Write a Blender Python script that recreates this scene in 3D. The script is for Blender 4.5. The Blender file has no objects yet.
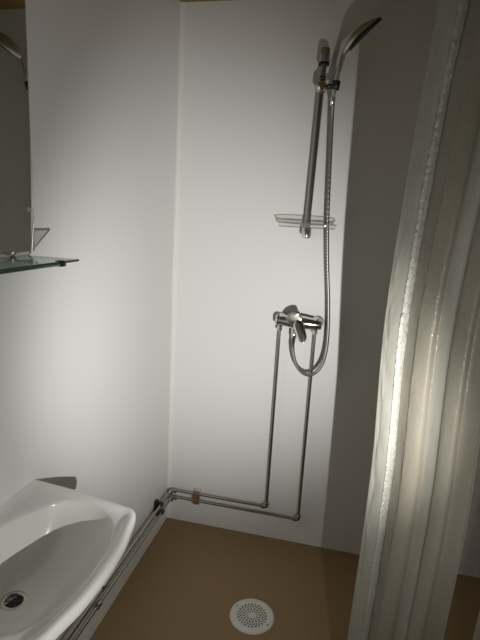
import bpy, bmesh, math, random
from mathutils import Vector, Matrix, noise
random.seed(7)
S = bpy.context.scene
COL = S.collection
PI = math.pi
RW = random.Random(3)

# ------------------------------------------------------------------ materials
def mat(name, color, rough=.5, metal=0., spec=.5, noise=0., nscale=20., bump=0., bscale=60., bdist=.002, coat=0.):
    m = bpy.data.materials.new(name); m.use_nodes = True
    nt = m.node_tree; b = nt.nodes['Principled BSDF']
    b.inputs['Base Color'].default_value = (*color, 1)
    b.inputs['Roughness'].default_value = rough
    b.inputs['Metallic'].default_value = metal
    b.inputs['Specular IOR Level'].default_value = spec
    b.inputs['Coat Weight'].default_value = coat
    tc = nt.nodes.new('ShaderNodeTexCoord')
    if noise:
        n = nt.nodes.new('ShaderNodeTexNoise'); n.inputs['Scale'].default_value = nscale; n.inputs['Detail'].default_value = 5
        nt.links.new(tc.outputs['Object'], n.inputs['Vector'])
        r = nt.nodes.new('ShaderNodeMix'); r.data_type = 'RGBA'
        r.inputs[6].default_value = (*[c*(1-noise) for c in color], 1)
        r.inputs[7].default_value = (*[min(1, c*(1+noise)) for c in color], 1)
        nt.links.new(n.outputs['Fac'], r.inputs[0]); nt.links.new(r.outputs[2], b.inputs['Base Color'])
    if bump:
        n = nt.nodes.new('ShaderNodeTexNoise'); n.inputs['Scale'].default_value = bscale; n.inputs['Detail'].default_value = 3
        nt.links.new(tc.outputs['Object'], n.inputs['Vector'])
        bp = nt.nodes.new('ShaderNodeBump'); bp.inputs['Strength'].default_value = bump; bp.inputs['Distance'].default_value = bdist
        nt.links.new(n.outputs['Fac'], bp.inputs['Height']); nt.links.new(bp.outputs['Normal'], b.inputs['Normal'])
    return m

def thin_glass(name, tint, gloss=.1, rough=.02, body=0.):
    m = bpy.data.materials.new(name); m.use_nodes = True
    nt = m.node_tree; nt.nodes.clear()
    o = nt.nodes.new('ShaderNodeOutputMaterial')
    t = nt.nodes.new('ShaderNodeBsdfTransparent'); t.inputs[0].default_value = (*tint, 1)
    g = nt.nodes.new('ShaderNodeBsdfGlossy'); g.inputs['Roughness'].default_value = rough; g.inputs[0].default_value = (.9, .95, .92, 1)
    fr = nt.nodes.new('ShaderNodeFresnel'); fr.inputs['IOR'].default_value = 1.5
    ad = nt.nodes.new('ShaderNodeMath'); ad.operation = 'MULTIPLY'; ad.inputs[1].default_value = gloss*10
    ad.use_clamp = True
    mx = nt.nodes.new('ShaderNodeMixShader')
    ge = nt.nodes.new('ShaderNodeNewGeometry'); mr = nt.nodes.new('ShaderNodeMapRange')
    mr.inputs[3].default_value = 1.5; mr.inputs[4].default_value = 1/1.5
    nt.links.new(ge.outputs['Backfacing'], mr.inputs[0]); nt.links.new(mr.outputs[0], fr.inputs[0])
    nt.links.new(fr.outputs[0], ad.inputs[0]); nt.links.new(ad.outputs[0], mx.inputs[0])
    nt.links.new(t.outputs[0], mx.inputs[1]); nt.links.new(g.outputs[0], mx.inputs[2])
    last = mx
    if body:
        d = nt.nodes.new('ShaderNodeBsdfDiffuse'); d.inputs[0].default_value = (.75, .76, .73, 1)
        m2 = nt.nodes.new('ShaderNodeMixShader'); m2.inputs[0].default_value = body
        nt.links.new(mx.outputs[0], m2.inputs[1]); nt.links.new(d.outputs[0], m2.inputs[2]); last = m2
    nt.links.new(last.outputs[0], o.inputs[0])
    return m

def curtain_mat(name, hem=False):
    m = bpy.data.materials.new(name); m.use_nodes = True
    nt = m.node_tree; nt.nodes.clear(); L = nt.links.new
    o = nt.nodes.new('ShaderNodeOutputMaterial')
    uv = nt.nodes.new('ShaderNodeUVMap')
    # fine glitter dots woven in the cloth
    vo = nt.nodes.new('ShaderNodeTexVoronoi'); vo.inputs['Scale'].default_value = 130
    L(uv.outputs[0], vo.inputs['Vector'])
    lt = nt.nodes.new('ShaderNodeMath'); lt.operation = 'LESS_THAN'; lt.inputs[1].default_value = .2
    L(vo.outputs['Distance'], lt.inputs[0])
    # satin stripes woven into a sheer greyish ground, and a lighter band along the leading edge
    sx = nt.nodes.new('ShaderNodeSeparateXYZ'); L(uv.outputs[0], sx.inputs[0])
    st = nt.nodes.new('ShaderNodeMath'); st.operation = 'MULTIPLY_ADD'; st.inputs[1].default_value = 2*PI/.185; st.inputs[2].default_value = PI/2-2*PI/.185*.255
    L(sx.outputs[0], st.inputs[0])
    sn = nt.nodes.new('ShaderNodeMath'); sn.operation = 'SINE'; L(st.outputs[0], sn.inputs[0])
    gt = nt.nodes.new('ShaderNodeMapRange'); gt.inputs[1].default_value = .80; gt.inputs[2].default_value = .93
    L(sn.outputs[0], gt.inputs[0])
    ed = nt.nodes.new('ShaderNodeMapRange'); ed.inputs[1].default_value = .125; ed.inputs[2].default_value = .085
    L(sx.outputs[0], ed.inputs[0])
    mxx = nt.nodes.new('ShaderNodeMath'); mxx.operation = 'MAXIMUM'; L(gt.outputs[0], mxx.inputs[0]); L(ed.outputs[0], mxx.inputs[1])
    colr = nt.nodes.new('ShaderNodeMix'); colr.data_type = 'RGBA'
    colr.inputs[6].default_value = (.35, .325, .265, 1); colr.inputs[7].default_value = (.45, .44, .385, 1)
    if hem: colr.inputs[6].default_value = (.54, .53, .475, 1); colr.inputs[7].default_value = (.54, .53, .475, 1)
    L(mxx.outputs[0], colr.inputs[0])
    # crumple bump
    mp = nt.nodes.new('ShaderNodeMapping')
    mp.inputs['Scale'].default_value = (70, 110, 1) if hem else (60, 26, 1)
    L(uv.outputs[0], mp.inputs[0])
    nz = nt.nodes.new('ShaderNodeTexNoise'); nz.inputs['Scale'].default_value = 1.0; nz.inputs['Detail'].default_value = 4
    L(mp.outputs[0], nz.inputs['Vector'])
    bp = nt.nodes.new('ShaderNodeBump'); bp.inputs['Strength'].default_value = .6 if hem else .5
    bp.inputs['Distance'].default_value = .009 if hem else .004
    L(nz.outputs['Fac'], bp.inputs['Height'])
    d = nt.nodes.new('ShaderNodeBsdfDiffuse'); L(colr.outputs[2], d.inputs[0]); L(bp.outputs[0], d.inputs['Normal'])
    tr = nt.nodes.new('ShaderNodeBsdfTranslucent'); tr.inputs[0].default_value = (.62, .58, .45, 1)
    m1 = nt.nodes.new('ShaderNodeMixShader'); m1.inputs[0].default_value = .16
    L(d.outputs[0], m1.inputs[1]); L(tr.outputs[0], m1.inputs[2])
    g = nt.nodes.new('ShaderNodeBsdfGlossy'); g.inputs['Roughness'].default_value = .38; g.inputs[0].default_value = (.95, .93, .88, 1)
    L(bp.outputs[0], g.inputs['Normal'])
    mul = nt.nodes.new('ShaderNodeMath'); mul.operation = 'MULTIPLY_ADD'; mul.inputs[1].default_value = .07; mul.inputs[2].default_value = .02
    L(gt.outputs[0], mul.inputs[0])
    ad = nt.nodes.new('ShaderNodeMath'); ad.operation = 'MULTIPLY_ADD'; ad.inputs[1].default_value = .12
    L(lt.outputs[0], ad.inputs[0]); L(mul.outputs[0], ad.inputs[2])
    m2 = nt.nodes.new('ShaderNodeMixShader'); L(ad.outputs[0], m2.inputs[0])
    L(m1.outputs[0], m2.inputs[1]); L(g.outputs[0], m2.inputs[2])
    L(m2.outputs[0], o.inputs[0])
    return m

M = {
 'wall': mat('white_wall_panel', (.79, .785, .765), .42, spec=.35, noise=.015, nscale=3, bump=.03, bscale=8),
 'trim': mat('white_trim', (.84, .83, .80), .30, spec=.5),
 'floor': mat('brown_vinyl', (.285, .19, .092), .55, spec=.3, noise=.22, nscale=140, bump=.12, bscale=220, bdist=.001),
 'ceil': mat('brown_wood_ceiling', (.29, .19, .07), .6, noise=.2, nscale=6),
 'chrome': mat('chrome', (.72, .71, .68), .13, metal=1.),
 'chrome_dull': mat('dull_chrome', (.50, .49, .44), .28, metal=1., noise=.1, nscale=60),
 'pipe': mat('pipe_chrome', (.37, .36, .325), .2, metal=1., noise=.1, nscale=30),
 'hose': mat('hose_chrome', (.30, .295, .275), .36, metal=1.),
 'black': mat('black_plastic', (.012, .012, .012), .4),
 'ceramic': mat('white_ceramic', (.83, .835, .80), .16, spec=.5, coat=.3),
 'mirror': mat('mirror_silver', (.80, .82, .77), .0, metal=1.),
 'bevel': mat('mirror_edge_glass', (.42, .43, .39), .35),
 'glass': thin_glass('shelf_glass', (.90, .94, .92), .11),
 'glass_edge': mat('green_glass_edge', (.035, .075, .062), .12, spec=.6),
 'acrylic': thin_glass('clear_plastic', (.95, .95, .94), .07, .05, body=.14),
 'acrylic_edge': thin_glass('clear_plastic_edge', (.62, .62, .59), .2, .08, body=.15),
 'drain': mat('white_drain_plastic', (.72, .71, .66), .4),
 'grime': mat('dark_grimy_metal', (.09, .08, .065), .45, metal=.7, noise=.4, nscale=120),
 'dark': mat('dark_void', (.01, .009, .008), .6),
 'rust': mat('rusty_brown_clip', (.20, .11, .05), .6, noise=.4, nscale=200),
 'clipwhite': mat('grey_clip', (.55, .55, .52), .4),
 'seal': mat('grey_seal', (.35, .34, .30), .6),
 'curtain': curtain_mat('shower_curtain_cloth'),
 'hem': curtain_mat('curtain_side_hem_cloth', True),
}

# ------------------------------------------------------------------ helpers
def link(name, bm, m, parent=None, smooth=True, mods=None):
    me = bpy.data.meshes.new(name)
    bmesh.ops.recalc_face_normals(bm, faces=bm.faces)
    bm.to_mesh(me); bm.free()
    o = bpy.data.objects.new(name, me); COL.objects.link(o)
    for mm in (m if isinstance(m, (list, tuple)) else [m]): me.materials.append(M[mm])
    if smooth:
        for p in me.polygons: p.use_smooth = True
        me.set_sharp_from_angle(angle=math.radians(38))
    if parent:
        o.parent = parent; o.location = -Vector(parent.location) if parent.type == 'EMPTY' and parent.parent is None else Vector((0, 0, 0))
    return o
def thing(name, label, cat, loc=(0, 0, 0), group=None):
    o = bpy.data.objects.new(name, None); COL.objects.link(o); o.location = loc
    o.empty_display_size = .05
    o['label'] = label; o['category'] = cat
    if group: o['group'] = group
    return o
def struct(name, bm, m, parent=None, smooth=False):
    o = link(name, bm, m, parent, smooth)
    if not parent: o['kind'] = 'structure'
    return o
def box(bm, a, b, bev=0., seg=2):
    a = Vector(a); b = Vector(b); c = (a+b)/2; s = b-a
    r = bmesh.ops.create_cube(bm, size=1, matrix=Matrix.Translation(c) @ Matrix.Diagonal((abs(s.x), abs(s.y), abs(s.z), 1)))
    if bev:
        es = {e for v in r['verts'] for e in v.link_edges}
        bmesh.ops.bevel(bm, geom=list(es), offset=bev, segments=seg, affect='EDGES', profile=.6)
def crom(pts, n=8, closed=False):
    P = [Vector(p) for p in pts]; out = []; N = len(P)
    rng = range(N) if closed else range(N-1)
    for i in rng:
        p0 = P[(i-1) % N] if closed or i > 0 else P[0]*2-P[1]
        p1 = P[i]; p2 = P[(i+1) % N]
        p3 = P[(i+2) % N] if closed or i+2 < N else P[-1]*2-P[-2]
        for k in range(n):
            t = k/n
            out.append(.5*((2*p1)+(p2-p0)*t+(2*p0-5*p1+4*p2-p3)*t*t+(3*p1-p0-3*p2+p3)*t**3))
    if not closed: out.append(P[-1])
    return out
def tube(bm, pts, r, n=16, cap=True):
    P = [Vector(p) for p in pts]; N = len(P)
    rr = r if callable(r) else (lambda t: r)
    t0 = (P[1]-P[0]).normalized()
    ref = Vector((0, 0, 1)) if abs(t0.z) < .9 else Vector((1, 0, 0))
    nx = t0.cross(ref).normalized(); rings = []; prev = t0
    for i in range(N):
        t = (P[min(i+1, N-1)]-P[max(i-1, 0)]).normalized()
        q = prev.rotation_difference(t); nx = (q @ nx); nx = (nx - t*nx.dot(t)).normalized(); prev = t
        ny = t.cross(nx); R = rr(i/(N-1))
        rings.append([bm.verts.new(P[i]+R*(math.cos(2*PI*k/n)*nx+math.sin(2*PI*k/n)*ny)) for k in range(n)])
    for a, b in zip(rings, rings[1:]):
        for k in range(n): bm.faces.new((a[k], a[(k+1) % n], b[(k+1) % n], b[k]))
    if cap: bm.faces.new(rings[0][::-1]); bm.faces.new(rings[-1])
def lathe(bm, prof, origin, axis, n=28):
    """prof: list of (radius, height along axis)"""
    o = Vector(origin); a = Vector(axis).normalized()
    ref = Vector((0, 0, 1)) if abs(a.z) < .9 else Vector((1, 0, 0))
    x = a.cross(ref).normalized(); y = a.cross(x); rings = []
    for r, h in prof:
        if r < 1e-6: rings.append([bm.verts.new(o+a*h)])
        else: rings.append([bm.verts.new(o+a*h+r*(math.cos(2*PI*k/n)*x+math.sin(2*PI*k/n)*y)) for k in range(n)])
    for A, B in zip(rings, rings[1:]):
        for k in range(n):
            k2 = (k+1) % n
            if len(A) == 1 and len(B) == 1: continue
            if len(A) == 1: bm.faces.new((A[0], B[k2], B[k]))
            elif len(B) == 1: bm.faces.new((A[k], A[k2], B[0]))
            else: bm.faces.new((A[k], A[k2], B[k2], B[k]))
    if len(rings[0]) > 1: bm.faces.new(rings[0][::-1])
    if len(rings[-1]) > 1: bm.faces.new(rings[-1])
def BM(): return bmesh.new()
def bent(pts, rad=.012, n=6):
    """polyline with its corners rounded"""
    P = [Vector(p) for p in pts]; out = [P[0]]
    for i in range(1, len(P)-1):
        a = (P[i-1]-P[i]).normalized(); b = (P[i+1]-P[i]).normalized()
        p0 = P[i]+a*rad; p1 = P[i]+b*rad
        for k in range(n+1):
            t = k/n; out.append(p0*(1-t)**2+P[i]*2*t*(1-t)+p1*t*t)
    out.append(P[-1]); return out

H = 2.3125
# ------------------------------------------------------------------ the room
bm = BM(); box(bm, (-.08, -2.35, 0), (0, .08, H)); struct('wall_left', bm, 'wall')
bm = BM(); box(bm, (0, 0, 0), (1.75, .08, H)); struct('wall_back', bm, 'wall')
bm = BM(); box(bm, (1.75, -2.35, 0), (1.83, .08, H)); struct('wall_right', bm, 'wall')
bm = BM(); box(bm, (-.08, -2.35, -.06), (1.75, .08, 0)); struct('floor', bm, 'floor')
bm = BM(); box(bm, (-.08, -2.35, H), (1.75, .08, H+.06)); struct('ceiling', bm, 'ceil')
# cove profile in the corner between the two wall panels
bm = BM()
prof = [(0, 0), (.020, 0), (.0196, -.0009), (.0085, -.0016), (.0035, -.0030), (.0018, -.006), (.0009, -.0095), (0, -.010)]
lo = [bm.verts.new((x, y, 0.002)) for x, y in prof]; hi = [bm.verts.new((x, y, H)) for x, y in prof]
for i in range(len(prof)):
    j = (i+1) % len(prof); bm.faces.new((lo[i], lo[j], hi[j], hi[i]))
bm.faces.new(lo[::-1]); bm.faces.new(hi)
struct('trim_1', bm, 'trim', smooth=True)
# curtain track under the ceiling
bm = BM(); box(bm, (0, -1.075, H-.022), (1.75, -1.045, H), .004); struct('trim_2', bm, 'trim')

# ------------------------------------------------------------------ mirror
MY0, MY1, MZ0, MZ1 = -1.62, -.9890, 1.3705, 2.08
t = thing('wall_mirror', 'large frameless rectangular mirror on the left wall above the glass shelf', 'mirror', (0, (MY0+MY1)/2, MZ0))
bm = BM(); box(bm, (.0005, MY0, MZ0), (.0035, MY1, MZ1)); link('backing_board', bm, 'seal', t, False)
bm = BM()
v = [bm.verts.new(q) for q in ((.008, MY0, MZ0), (.008, MY1-.006, MZ0), (.008, MY1-.006, MZ1), (.008, MY0, MZ1))]
bm.faces.new(v)
w = [bm.verts.new(q) for q in ((.0036, MY0, MZ0), (.0036, MY1-.006, MZ0), (.0036, MY1-.006, MZ1), (.0036, MY0, MZ1))]
bm.faces.new(w[::-1])
for i in range(4): bm.faces.new((v[i], w[i], w[(i+1) % 4], v[(i+1) % 4]))
link('mirror_glass', bm, 'mirror', t, False)
bm = BM()
q = [(.0079, MY1-.006), (.0055, MY1), (.0036, MY1), (.0036, MY1-.006)]
a = [bm.verts.new((x, y, MZ0)) for x, y in q]; b = [bm.verts.new((x, y, MZ1)) for x, y in q]
for i in range(4): bm.faces.new((a[i], a[(i+1) % 4], b[(i+1) % 4], b[i]))
bm.faces.new(a[::-1]); bm.faces.new(b)
link('bevelled_edge', bm, 'bevel', t, False)
for y in (-1.085, -1.53):
    bm = BM(); box(bm, (.004, y-.012, MZ0-.0035), (.0105, y+.012, MZ0+.0035), .001); link('mirror_clip', bm, 'chrome', t)

t.rotation_euler = (math.radians(.6), 0, 0)      # hangs a touch out of plumb

# ------------------------------------------------------------------ glass shelf
SZ, SX, SY0, SY1 = 1.3645, .138, -1.62, -1.012
t = thing('glass_shelf', 'narrow clear glass shelf with green edges on the wall just below the mirror', 'shelf', (0, (SY0+SY1)/2, SZ-.006))
bm = BM()
v0 = [(.0005, SY0), (SX, SY0), (SX, SY1), (.0005, SY1)]
a = [bm.verts.new((x, y, SZ-.005)) for x, y in v0]; b = [bm.verts.new((x, y, SZ)) for x, y in v0]
bm.faces.new(a[::-1]); bm.faces.new(b)
for i in range(4):
    f = bm.faces.new((a[i], a[(i+1) % 4], b[(i+1) % 4], b[i])); f.material_index = 1
link('glass_pane', bm, ['glass', 'glass_edge'], t, False)
bm = BM(); box(bm, (SX-.012, -1.56, SZ-.0095), (SX+.001, -1.075, SZ-.0052), .001); link('front_rail', bm, 'glass_edge', t)
for y in (-1.078, -1.557):
    bm = BM(); box(bm, (SX-.015, y-.008, SZ-.012), (SX+.003, y+.008, SZ+.0012), .0015); link('rail_clip', bm, 'black', t)
    bm = BM(); box(bm, (.0005, y-.006, SZ-.0098), (SX-.016, y+.006, SZ-.0053), .001); link('bracket', bm, 'chrome_dull', t)

# ------------------------------------------------------------------ washbasin
Y0 = -1.262
half_out = [(0, .257), (.06, .251), (.128, .244), (.20, .233), (.262, .221), (.304, .211), (.319, .186), (.328, .145), (.338, .095), (.3425, .045), (.3435, 0)]
half_bowl = [(.030, 0), (.036, .05), (.050, .098), (.072, .142), (.094, .178), (.118, .200), (.150, .208), (.19, .205), (.23, .191), (.262, .168), (.287, .130), (.302, .08), (.308, .03), (.309, 0)]
half_out = [(x, y) for x, y in half_out]
outline = [(x, y) for x, y in half_out] + [(x, -y) for x, y in half_out[-2::-1]]
bowl = [(x, y) for x, y in half_bowl] + [(x, -y) for x, y in half_bowl[-2:0:-1]]
out_s = crom([(x, y, 0) for x, y in outline], 8)         # open at the wall, its last side is the wall line
out_s = [(p.x, p.y) for p in out_s]
bowl_s = [(p.x, p.y) for p in crom([(x, y, 0) for x, y in bowl], 8, True)]
NB = 128; BC = (.165, 0.)
def ray_poly(poly, ang):
    dx, dy = math.cos(ang), math.sin(ang); best = None
    for i in range(len(poly)):
        x1, y1 = poly[i]; x2, y2 = poly[(i+1) % len(poly)]
        ex, ey = x2-x1, y2-y1; den = dx*ey-dy*ex
        if abs(den) < 1e-12: continue
        s = ((x1-BC[0])*ey-(y1-BC[1])*ex)/den; u = ((x1-BC[0])*dy-(y1-BC[1])*dx)/den
        if s > 0 and -1e-6 <= u <= 1+1e-6 and (best is None or s > best): best = s
    return (BC[0]+dx*best, BC[1]+dy*best)
ca = [math.atan2(.257, -.165), math.atan2(-.257, -.165)+2*PI]
angs = [2*PI*k/NB for k in range(NB)]
for c in ca:
    k = min(range(NB), key=lambda i: abs(angs[i]-c)); angs[k] = c
OUT = [ray_poly(out_s, a) for a in angs]; BOWL = [ray_poly(bowl_s, a) for a in angs]
def offs(ring, d):
    """move the ring towards the bowl centre by about d, never off the wall plane"""
    o = []
    for x, y in ring:
        vx, vy = BC[0]-x, BC[1]-y; l = math.hypot(vx, vy)
        nx = x+vx/l*d
        if x < 1e-4: nx = max(0.0005, x+vx/l*d*.0)
        o.append((nx, y+vy/l*d))
    return o
def lerp(A, B, t): return [(a[0]*(1-t)+b[0]*t, a[1]*(1-t)+b[1]*t) for a, b in zip(A, B)]
DC = (.112, .010); DR = .021
def circ(c, r): 
    o = []
    for x, y in BOWL:
        vx, vy = x-c[0], y-c[1]; l = math.hypot(vx, vy); o.append((c[0]+vx/l*r, c[1]+vy/l*r))
    return o
def scaled(ring, sx, sy, cx=0.): return [(cx+(x-cx)*sx, y*sy) for x, y in ring]
rings = []
rings.append([(x, y, .600) for x, y in scaled(OUT, .50, .50)])
rings.append([(x, y, .615) for x, y in scaled(OUT, .58, .60)])
rings.append([(x, y, .665) for x, y in scaled(OUT, .78, .78)])
rings.append([(x, y, .715) for x, y in scaled(OUT, .91, .92)])
rings.append([(x, y, .738) for x, y in offs(OUT, .010)])
rings.append([(x, y, .742) for x, y in offs(OUT, .003)])
rings.append([(x, y, .747) for x, y in OUT])
rings.append([(x, y, .760) for x, y in offs(OUT, .001)])
rings.append([(x, y, .7660) for x, y in offs(OUT, .004)])
rings.append([(x, y, .7685) for x, y in offs(OUT, .009)])
rings.append([(x, y, .7683) for x, y in offs(OUT, .016)])
rings.append([(max(x, .004), y, .7660) for x, y in offs(OUT, .0215)])
ledge = offs(OUT, .027)
ledge = [(max(x, .004), y) for x, y in ledge]
rings.append([(x, y, .7610) for x, y in lerp(ledge, BOWL, .1)])
rings.append([(x, y, .7590) for x, y in lerp(ledge, BOWL, .45)])
rings.append([(x, y, .7582) for x, y in lerp(ledge, BOWL, .85)])
rings.append([(x, y, .7560) for x, y in BOWL])
DCR = circ(DC, DR)
for s in (.012, .03, .06, .10, .15, .21, .28, .36, .45, .55, .66, .78, .90, 1.0):
    # steep sides running out into a shallow floor that falls to the waste
    z = .756-.120*(1-(1-s)**3.2)-.010*s
    rings.append([(x, y, z) for x, y in lerp(BOWL, DCR, s)])
rings.append([(x, y, .600) for x, y in circ(DC, DR*.93)])
tb = thing('washbasin', 'small white ceramic washbasin fixed to the left wall at the bottom left', 'washbasin', (0, Y0, .60))
bm = BM(); VR = []
for rg in rings: VR.append([bm.verts.new((max(x, .0005), Y0+y, z)) for x, y, z in rg])
for A, B in zip(VR, VR[1:]):
    for k in range(NB): bm.faces.new((A[k], A[(k+1) % NB], B[(k+1) % NB], B[k]))
bm.faces.new(VR[0][::-1]); bm.faces.new(VR[-1])
bas = link('basin', bm, 'ceramic', tb)
for p in bas.data.polygons: p.use_smooth = True
bas.data.set_sharp_from_angle(angle=math.radians(70))
dz = .626
wst = None
bm = BM(); c = (DC[0], Y0+DC[1], dz-.002)
lathe(bm, [(.0185, .0), (.0185, .003), (.0205, .0048), (.0240, .0050), (.0275, .0035), (.0285, .0015), (.0285, 0)], c, (0.10, -.03, 1), 40)
wst = link('waste_ring', bm, 'chrome_dull', tb)
bm = BM(); lathe(bm, [(.0184, -.010), (.0184, .0008), (0, .0008)], c, (0, 0, 1), 32)
link('waste_hole', bm, 'dark', tb)
bm = BM()
for a in (0, PI/3, 2*PI/3):
    d = Vector((math.cos(a+.3), math.sin(a+.3), 0))*.0180; cc = Vector(c)+Vector((0, 0, .0012))
    tube(bm, [cc-d, cc+d], .0011, 6)
link('strainer_bars', bm, 'grime', tb)
bm = BM(); oc = (.0465, -1.243, .728)
lathe(bm, [(.006, -.004), (.006, .0012), (.0075, .0022), (.0095, .0018), (.0102, -.001), (.0102, -.004)], oc, (1, .12, .35), 28)
link('overflow_ring', bm, 'chrome_dull', tb)
bm = BM(); lathe(bm, [(.0059, -.004), (.0059, .0004), (0, .0004)], oc, (1, .12, .35), 24); link('overflow_hole', bm, 'dark', tb)

# ------------------------------------------------------------------ water pipes
PR = .0062; PY = -.030
def fitting(parent, p, d, l=.022, r=.0105, name='coupling'):
    d = Vector(d).normalized(); p = Vector(p)
    bm = BM(); lathe(bm, [(r*.86, -l/2), (r, -l/2+.002), (r, l/2-.002), (r*.86, l/2)], p, d, 20); return link(name, bm, 'pipe', parent)
def pipe(label, z, xr, loc):
    t = thing('water_pipe', label, 'pipe', loc, 'chrome water pipes along the wall base')
    bm = BM()
    tube(bm, bent([(PX, -1.33, z+.018), (PX, -.05, z), (PX+.02, PY, z), (xr, PY, z), (xr, PY, 1.052)], .011), PR, 16)
    link('pipe_run', bm, 'pipe', t)
    # elbow fittings
    for (p, a, b) in (((PX+.005, PY-.005, z), (0, -1, 0), (1, 0, 0)), ((xr, PY, z), (-1, 0, 0), (0, 0, 1))):
        P = Vector(p); A = Vector(a); B = Vector(b)
        bm = BM(); tube(bm, bent([P+A*.019, P, P+B*.019], .012), .0098, 18)
        for d in (A, B): lathe(bm, [(.0098, .013), (.0116, .015), (.0116, .021), (.0096, .023)], P, d, 20)
        link('elbow', bm, 'pipe', t)
    return t
PX = .030
pa = pipe('upper chrome pipe along the wall base, rising to the left end of the shower mixer', .177, .498, (.498, PY, .177))
PX = .034
pb = pipe('lower chrome pipe along the wall base, rising to the right end of the shower mixer', .1415, .648, (.648, PY, .1415))
fitting(pa, (.030, -.70, .1855), (0, 1, -.014), .03)
fitting(pb, (.034, -.745, .151), (0, 1, -.014), .03)

# pipe clips
t = thing('pipe_clip', 'small rusty brown and grey clip holding two pipes on the back wall near the corner', 'pipe clip', (.158, 0, .16), 'pipe clips')
bm = BM(); box(bm, (.145, -.021, .112), (.170, -.0003, .194), .003); link('clip_base', bm, 'clipwhite', t)
for z in (.177, .1415):
    bm = BM(); lathe(bm, [(.0108, -.009), (.0120, -.007), (.0120, .007), (.0108, .009)], (.158, PY, z), (1, 0, 0), 20)
    link('clip_ring', bm, 'rust', t)
bm = BM(); box(bm, (.1440, -.0425, .128), (.1715, -.0205, .186), .005); link('clip_bridge', bm, 'rust', t)
t = thing('pipe_clip', 'small black clip holding two chrome pipes on the left wall near the corner', 'pipe clip', (0, -.165, .16), 'pipe clips')
bm = BM(); box(bm, (.0003, -.176, .125), (.018, -.154, .196), .003); link('clip_base', bm, 'black', t)
for z, x in ((.1788, .030), (.1433, .034)):
    bm = BM(); lathe(bm, [(.0105, -.010), (.0122, -.008), (.0122, .008), (.0105, .010)], (x, -.165, z), (0, 1, 0), 20)
    link('clip_ring', bm, 'black', t)

# ------------------------------------------------------------------ shower mixer
t = thing('shower_mixer', 'chrome single-lever shower mixer on the back wall above two pipes', 'shower mixer', (.575, 0, 1.07))
MYY = -.046
bm = BM()
prof = [(.012, -.098), (.0185, -.0965), (.0215, -.092), (.0225, -.075), (.0255, -.05), (.0285, -.03), (.0295, 0), (.0285, .03), (.0255, .05), (.0225, .075), (.0215, .092), (.0185, .0965), (.012, .098)]
lathe(bm, prof, (.577, MYY, 1.066), (1, 0, -.03), 32)
link('mixer_body', bm, 'chrome', t)
for x in (.498, .648):
    bm = BM(); lathe(bm, [(.0095, -.008), (.0125, -.006), (.0125, .010), (.010, .016), (.010, .024)], (x, PY-.006, 1.028), (0, 0, 1), 6)
    link('pipe_nut', bm, 'chrome', t, smooth=False)
    bm = BM(); lathe(bm, [(.026, 0), (.026, .003), (.018, .012), (.014, .020)], (x+.006, -.0003, 1.068), (0, -1, 0), 28)
    link('wall_flange', bm, 'chrome', t)
for x, r in ((.492, .0222), (.655, .0226)):
    bm = BM(); lathe(bm, [(r, -.003), (r+.0018, -.002), (r+.0018, .002), (r, .003)], (x, MYY, 1.066-(x-.577)*.03), (1, 0, -.03), 28); link('grip_band', bm, 'black', t)
bm = BM(); lathe(bm, [(.020, 0), (.021, .010), (.020, .022), (.016, .029), (.010, .032), (0, .033)], (.576, MYY-.018, 1.070), (.0, -1, .12), 32)
link('cartridge_cap', bm, 'chrome_dull', t)
def paddle(bm, path, wid, thk, n=20, side=(1, 0, 0)):
    P = crom(path, 16); N = len(P); rg = []; sd = Vector(side)
    for i, p in enumerate(P):
        tt = i/(N-1); tg = (P[min(i+1, N-1)]-P[max(i-1, 0)]).normalized()
        s = (sd-tg*sd.dot(tg)).normalized(); nn = tg.cross(s)
        w_, h_ = wid(tt), thk(tt)
        rg.append([bm.verts.new(p+s*w_*math.copysign(abs(math.cos(2*PI*k/n))**.8, math.cos(2*PI*k/n))+nn*h_*math.copysign(abs(math.sin(2*PI*k/n))**.8, math.sin(2*PI*k/n))) for k in range(n)])
    for a, b in zip(rg, rg[1:]):
        for k in range(n): bm.faces.new((a[k], a[(k+1) % n], b[(k+1) % n], b[k]))
    bm.faces.new(rg[0][::-1]); bm.faces.new(rg[-1])
def rnd(a, b):      # rounded ends: half width rising from 0 fast, then a..b
    return lambda t: (a+(b-a)*t)*min(1, math.sqrt(max(.0004, 1-(1-min(1, min(t, 1-t)/.3))**2)))
bm = BM(); paddle(bm, [(.580, -.084, 1.062), (.569, -.090, 1.080), (.557, -.090, 1.098), (.547, -.088, 1.113)], rnd(.027, .034), lambda t: .007)
link('lever_top', bm, 'chrome_dull', t)
bm = BM(); paddle(bm, [(.575, -.094, 1.082), (.585, -.103, 1.059), (.599, -.115, 1.028), (.609, -.124, 1.000)], rnd(.022, .020), lambda t: .0085-.003*t)
link('lever_handle', bm, 'chrome', t)
bm = BM(); lathe(bm, [(.013, 0), (.0135, -.012), (.0115, -.014), (.0115, -.034)], (.563, -.060, 1.046), (.02, 0, 1), 24)
link('hose_outlet', bm, 'chrome', t)

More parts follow.
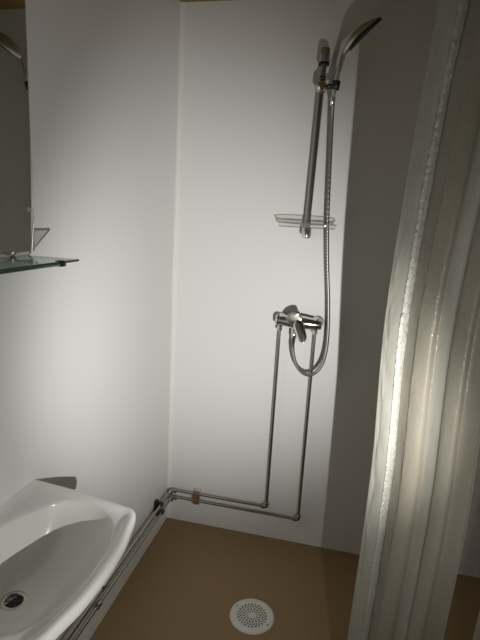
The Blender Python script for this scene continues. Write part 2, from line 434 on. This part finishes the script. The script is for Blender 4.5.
# ------------------------------------------------------------------ hose
t = thing('shower_hose', 'ribbed chrome shower hose looping below the mixer and up to the shower head', 'hose', (.633, -.06, .846))
hp = [(.563, -.060, 1.022), (.5625, -.062, .99), (.563, -.066, .958), (.577, -.070, .903), (.602, -.072, .866), (.634, -.073, .850), (.666, -.073, .863), (.691, -.072, .904), (.702, -.070, .966), (.702, -.068, 1.051), (.692, -.066, 1.175), (.673, -.067, 1.34), (.660, -.068, 1.492), (.649, -.072, 1.718), (.643, -.082, 1.863), (.641, -.099, 1.937)]
bm = BM(); path = crom(hp, 60); N = len(path)
tube(bm, path, lambda s: .0072+.0018*max(0, 1-s/.16)+.00035*math.sin(s*N*PI/2.5), 12)
link('hose_tube', bm, 'hose', t)
bm = BM(); lathe(bm, [(.0075, -.03), (.0090, -.026), (.0098, -.004), (.0085, 0)], (.641, -.0985, 1.940), (.06, -.25, .97), 20); link('hose_cone', bm, 'chrome', t)
bm = BM(); lathe(bm, [(.0095, -.024), (.0115, -.020), (.0120, 0), (.0105, .003)], (.563, -.0603, 1.022), (0, .03, 1), 20); link('hose_nut', bm, 'chrome', t)

# ------------------------------------------------------------------ slide rail
t = thing('shower_rail', 'vertical chrome slide rail on the back wall holding the hand shower', 'shower rail', (.58, 0, 1.42))
b0 = Vector((.5805, -.056, 1.43)); b1 = Vector((.5935, -.056, 2.085))
bm = BM(); tube(bm, [b0, b1], .0112, 24); link('rail_tube', bm, 'pipe', t)
bm = BM()
lathe(bm, [(.014, -.006), (.0175, -.004), (.0190, .002), (.0190, .030), (.0150, .036)], (.580, -.056, 1.422), (.02, 0, 1), 28); link('end_cap', bm, 'chrome', t)
bm = BM(); lathe(bm, [(.016, 0), (.016, .03), (.012, .046)], (.580, -.0003, 1.430), (0, -1, 0), 24); link('wall_bracket', bm, 'chrome', t)
bm = BM()
lathe(bm, [(.0135, -.018), (.0170, -.016), (.0190, .0), (.0190, .030), (.0165, .036), (0, .037)], (.5935, -.052, 2.082), (.02, 0, 1), 28); link('end_cap', bm, 'chrome_dull', t)
bm = BM(); lathe(bm, [(.018, 0), (.018, .03), (.013, .044)], (.594, -.0003, 2.085), (0, -1, 0), 24); link('wall_bracket', bm, 'chrome_dull', t)
bm = BM(); lathe(bm, [(.0150, -.008), (.0205, -.007), (.0205, .001), (.0195, .003)], (.593, -.052, 2.066), (.02, 0, 1), 28); link('black_ring', bm, 'black', t)
bm = BM(); tube(bm, [(.5925, -.057, 1.960), (.5931, -.057, 1.993)], .0165, 28)
lathe(bm, [(.0165, 0), (.0195, .004), (.0195, .034), (.014, .040), (0, .042)], (.586, -.060, 1.975), (.3, -.9, .1), 26)
sl = link('slider', bm, 'chrome', t)
bm = BM(); lathe(bm, [(.0095, 0), (.0105, .003), (.0105, .012), (.008, .015), (0, .0155)], (.593, -.066, 2.004), (0, -.45, 1), 20); link('release_button', bm, 'black', t)
bm = BM(); lathe(bm, [(.0110, -.018), (.0135, -.015), (.0148, .012), (.0130, .015)], (.648, -.102, 1.978), (.09, -.2, .97), 26)
tube(bm, [(.600, -.066, 1.978), (.642, -.094, 1.978)], .009, 16)
link('holder', bm, 'black', t)

# ------------------------------------------------------------------ hand shower
t = thing('hand_shower', 'chrome hand shower with a flat oval head tilted up at the rail top', 'shower head', (.648, -.102, 1.978))
bm = BM(); hpth = crom([(.6415, -.0985, 1.941), (.645, -.104, 1.965), (.649, -.109, 1.995), (.656, -.113, 2.035), (.664, -.116, 2.072), (.672, -.119, 2.098)], 8)
tube(bm, hpth, lambda s: .0070+.0018*math.sin(s*PI), 20); link('handle', bm, 'chrome', t)
# the head: a leaf-shaped shell, round in plan, thin from the side, facing down to the right
ax = Vector((.118, -.055, .102)).normalized()          # from the neck to the tip
nr = Vector((.72, .10, -.62)); nr = (nr-ax*nr.dot(ax)).normalized()      # spray direction
sdv = ax.cross(nr)
HL = .160; base = Vector((.6660, -.1160, 2.078))
def halfw(t): return .0074+.044*max(0, math.sin(PI*min(1, max(0, t))))**.85 if 0 < t < 1 else (.0074 if t <= 0 else .001)
def curve(t): return base+ax*HL*t - nr*(.004*math.sin(PI*t))
bm = BM(); rg = []; n = 32; NT = 30
for i in range(NT+1):
    tt = i/NT; te = .5-.5*math.cos(PI*tt)
    w_ = max(.0012, halfw(te)) if i < NT else .0012
    dp = .0074*(1-te)+.0215*math.sin(PI*te**.95)+.0008 if i < NT else .0008
    cpt = curve(te)
    rg.append([bm.verts.new(cpt+sdv*w_*math.cos(2*PI*k/n)+nr*((min(dp, .0074) if te < .1 else min(dp*.35+.004*(1-te), .0074)) if math.sin(2*PI*k/n) > 0 else dp)*math.sin(2*PI*k/n)) for k in range(n)])
for a, b in zip(rg, rg[1:]):
    for k in range(n): bm.faces.new((a[k], a[(k+1) % n], b[(k+1) % n], b[k]))
bm.faces.new(rg[0][::-1]); bm.faces.new(rg[-1])
link('head_shell', bm, 'chrome_dull', t)
bm = BM(); rg = []
for i in range(17):
    tt = i/16; te = .14+.85*tt
    w_ = halfw(te)*.97*(math.sqrt(max(.01, 1-((tt-.5)/.5)**2))**.5)
    cpt = curve(te)+nr*.0062
    rg.append([bm.verts.new(cpt+sdv*w_*math.cos(2*PI*k/n)+nr*(.005*math.sin(2*PI*k/n))) for k in range(n)])
for a, b in zip(rg, rg[1:]):
    for k in range(n): bm.faces.new((a[k], a[(k+1) % n], b[(k+1) % n], b[k]))
bm.faces.new(rg[0][::-1]); bm.faces.new(rg[-1])
link('spray_face', bm, 'black', t)

# ------------------------------------------------------------------ soap dish on the rail
t = thing('soap_dish', 'clear plastic oval soap dish clipped to the lower end of the shower rail', 'soap dish', (.58, -.06, 1.462))
DXc, DYc, DA, DB = .580, -.066, .117, .031
def oval(n=56, k=1., e=3.2):
    o = []
    for i in range(n):
        a = 2*PI*i/n; c, s = math.cos(a), math.sin(a)
        o.append((DXc+DA*k*math.copysign(abs(c)**(2/e), c), DYc+DB*k*math.copysign(abs(s)**(2/e), s)))
    return o
def loft(bm, rr, closed=True):
    V = [[bm.verts.new(p) for p in r] for r in rr]; n = len(V[0])
    for a, b in zip(V, V[1:]):
        for k in range(n): bm.faces.new((a[k], a[(k+1) % n], b[(k+1) % n], b[k]))
    return V
ZD = 1.457
bm = BM()
V = loft(bm, [[(x, y, ZD) for x, y in oval(k=.55)], [(x, y, ZD) for x, y in oval(k=.93)], [(x, y, ZD+.004) for x, y in oval(k=.965)], [(x, y, ZD+.016) for x, y in oval(k=1.)]])
bm.faces.new(V[0])
link('tray', bm, 'acrylic', t)
for z, k in ((ZD+.0165, 1.0), (ZD+.001, .95)):
    bm = BM(); o = [(x, y, z) for x, y in oval(k=k)]
    n = 8; rg = []
    for i, p in enumerate(o):
        p = Vector(p); tg = (Vector(o[(i+1) % len(o)])-Vector(o[i-1])).normalized(); nn = tg.cross(Vector((0, 0, 1)))
        rg.append([bm.verts.new(p+.0018*(math.cos(2*PI*j/n)*nn+math.sin(2*PI*j/n)*Vector((0, 0, 1)))) for j in range(n)])
    for i in range(len(o)):
        a, b = rg[i], rg[(i+1) % len(o)]
        for j in range(n): bm.faces.new((a[j], a[(j+1) % n], b[(j+1) % n], b[j]))
    link('rim', bm, 'acrylic_edge', t)
bm = BM(); lathe(bm, [(.0100, -.010), (.0135, -.009), (.0135, .009), (.0100, .010)], (.5815, -.056, 1.474), (.02, 0, 1), 24); link('clip_collar', bm, 'acrylic_edge', t)

# ------------------------------------------------------------------ floor drain
DCX, DCY = .532, -.484
t = thing('floor_drain', 'round white perforated drain grate set in the brown floor', 'floor drain', (DCX, DCY, 0))
bm = BM(); lathe(bm, [(.076, .0004), (.076, .0012), (0, .0012)], (DCX, DCY, 0), (0, 0, 1), 48); link('sump', bm, 'dark', t)
bm = BM(); NA = 96
rad = [.0, .006, .0120, .0150, .0240, .0262, .0355, .0378, .0465, .0487, .0565, .064, .0705, .0735, .080, .0845, .086]
zz = lambda r: .0062 if r < .079 else (.0055 if r < .083 else (.0035 if r < .0855 else .0008))
VR = [[bm.verts.new((DCX, DCY, zz(0)))]]
for r in rad[1:]: VR.append([bm.verts.new((DCX+r*math.cos(2*PI*k/NA), DCY+r*math.sin(2*PI*k/NA), zz(r))) for k in range(NA)])
holes = {3: (6, 0), 5: (6, 3), 7: (4, 0), 9: (4, 2)}
scr = [math.radians(100), math.radians(280)]
a_s = math.atan2(.437+.0, -.41)
sc_dir = (Vector((.468-.532, -.452+.484))).normalized() if False else None
sa = math.atan2(.030, -.066)
for i in range(len(rad)-1):
    for k in range(NA):
        k2 = (k+1) % NA
        if i == 0: bm.faces.new((VR[0][0], VR[1][k], VR[1][k2])); continue
        if i in holes:
            p, o = holes[i]
            if (k+o) % p < p//2: continue
        if i == 12:
            a = 2*PI*(k+.5)/NA
            if any(abs((a-b+PI) % (2*PI)-PI) < .07 for b in (sa, sa+PI)): continue
        bm.faces.new((VR[i][k], VR[i+1][k], VR[i+1][k2], VR[i][k2]))
g = link('grate', bm, 'drain', t)
md = g.modifiers.new('thick', 'SOLIDIFY'); md.thickness = .0035; md.offset = -1

# ------------------------------------------------------------------ shower curtain
EDGE = [(2.30, .882, -1.06), (1.894, .873, -.985), (1.734, .866, -.942), (1.539, .860, -.900), (1.381, .857, -.866), (1.259, .856, -.850), (1.131, .859, -.840), (.993, .865, -.830), (.908, .868, -.826), (.764, .869, -.818), (.564, .868, -.800), (.269, .864, -.775), (.03, .860, -.758)]
EDGE_P = crom([(x, y, z) for z, x, y in EDGE], 10)
def edge_p(z):
    for a, b in zip(EDGE_P, EDGE_P[1:]):
        if b.z <= z <= a.z: return a.lerp(b, (a.z-z)/(a.z-b.z))
    return EDGE_P[0] if z > EDGE_P[0].z else EDGE_P[-1]
CA = math.radians(43)
cd = Vector((math.cos(CA), -math.sin(CA), 0)); cn = Vector((-math.sin(CA), -math.cos(CA), 0))
CL = 1.15
def cpoint(s, z):
    """s: metres along the gathered cloth from its leading edge"""
    zf = (H-z)/H
    amp = (.004+.0065*min(1, zf*1.5))*min(1, (s/.07)**1.5)
    ph = .5*math.sin(z*1.1)+.25*math.sin(z*2.7+1)
    w_ = amp*(math.sin(2*PI*s/.150+.2+ph*.6)+.25*math.sin(2*PI*s/.067+1.2+ph))
    lat = .006*math.sin(4*PI*s/.135+1.2)*min(1, s/.06)
    w_ += min(1, s/.03)*max(0, 1-s/.2)*(.0012*math.sin(z*19+s*55)+.001*math.sin(z*37+1-s*30))
    p = Vector(edge_p(z)); p.z = z
    return p+cd*(s*.62+lat)+cn*w_
NS = 260
def cloth(name, s0, s1, ns, off, m, parent, NZ=260, ruffle=0.):
    bm = BM(); uvl = bm.loops.layers.uv.new('UVMap'); g = []
    for i in range(ns+1):
        s = s0+(s1-s0)*i/ns; row = []
        for j in range(NZ+1):
            z = .06+(H-.024-.06)*j/NZ
            cr = .0030*noise.noise((s*22, z*16+s*14, 2.))*min(1, s/.02)*math.exp(-s/.25)
            if ruffle: cr += ruffle*(.9*noise.noise((s*55+z*20, z*85-s*60, 5.))+.5*noise.noise((s*120, z*190, 9.)))
            row.append((bm.verts.new(cpoint(s, z)+cn*(off+cr)), (s, z)))
        g.append(row)
    for i in range(ns):
        for j in range(NZ):
            q = (g[i][j], g[i+1][j], g[i+1][j+1], g[i][j+1])
            f = bm.faces.new([a[0] for a in q])
            for l, a in zip(f.loops, q): l[uvl].uv = a[1]
    o = link(name, bm, m, parent)
    for p in o.data.polygons: p.use_smooth = True
    o.data.set_sharp_from_angle(angle=PI)
    return o
t = thing('shower_curtain', 'pale cream shower curtain hanging in folds on the right side', 'shower curtain', (.87, -.843, 0))
c1 = cloth('curtain_cloth', 0, .445, 130, 0, 'curtain', t)
c3 = cloth('curtain_cloth', .53, CL, 150, 0, 'curtain', t)
md = c3.modifiers.new('thick', 'SOLIDIFY'); md.thickness = .0006
md = c1.modifiers.new('thick', 'SOLIDIFY'); md.thickness = .0006
c2 = cloth('side_hem', .068, .108, 24, .0028, 'hem', t, 640, .0017)
md = c2.modifiers.new('thick', 'SOLIDIFY'); md.thickness = .0008

# ------------------------------------------------------------------ light
W = bpy.data.worlds.new('dim_room'); S.world = W; W.use_nodes = True
bg = W.node_tree.nodes['Background']; bg.inputs[0].default_value = (.92, .92, .68, 1); bg.inputs[1].default_value = .10
LP = Vector((.97, -1.58, .98)); TG = Vector((.10, 0, 1.13))
def torch(name, energy, size, tg):
    ld = bpy.data.lights.new(name, 'SPOT'); lo = bpy.data.objects.new(name, ld); COL.objects.link(lo)
    ld.energy = energy; ld.color = (1, .985, .96); ld.shadow_soft_size = .004
    ld.spot_size = math.radians(size); ld.spot_blend = 1.0
    lo.location = LP; lo.rotation_euler = (Vector(tg)-LP).to_track_quat('-Z', 'Y').to_euler()
torch('torch_beam', 65, 76, TG)
torch('torch_spill', 13, 165, (-.3, -.55, 1.0))

# ------------------------------------------------------------------ camera
cm = bpy.data.cameras.new('camera'); co = bpy.data.objects.new('camera', cm); COL.objects.link(co)
r = Vector((0.97339824, 0.22232056, 0.05540256)); u = Vector((-0.09868902, 0.18860556, 0.97708158)); f = Vector((-0.20677609, 0.95655711, -0.20552892))
mw = Matrix.Identity(4)
for i in range(3): mw[i][0] = r[i]; mw[i][1] = u[i]; mw[i][2] = -f[i]
mw.translation = Vector((0.75782534, -2.04731934, 1.48016672))
co.matrix_world = mw
cm.sensor_fit = 'VERTICAL'; cm.sensor_height = 36; cm.sensor_width = 27; cm.lens = 484.628/640*36; cm.clip_start = .01
S.camera = co
S.view_settings.view_transform = 'Standard'; S.view_settings.look = 'None'; S.view_settings.gamma = 1; S.view_settings.exposure = 0
S.view_settings.use_curve_mapping = False
S.cycles.caustics_reflective = False; S.cycles.caustics_refractive = False
S.cycles.max_bounces = 10; S.cycles.transparent_max_bounces = 12
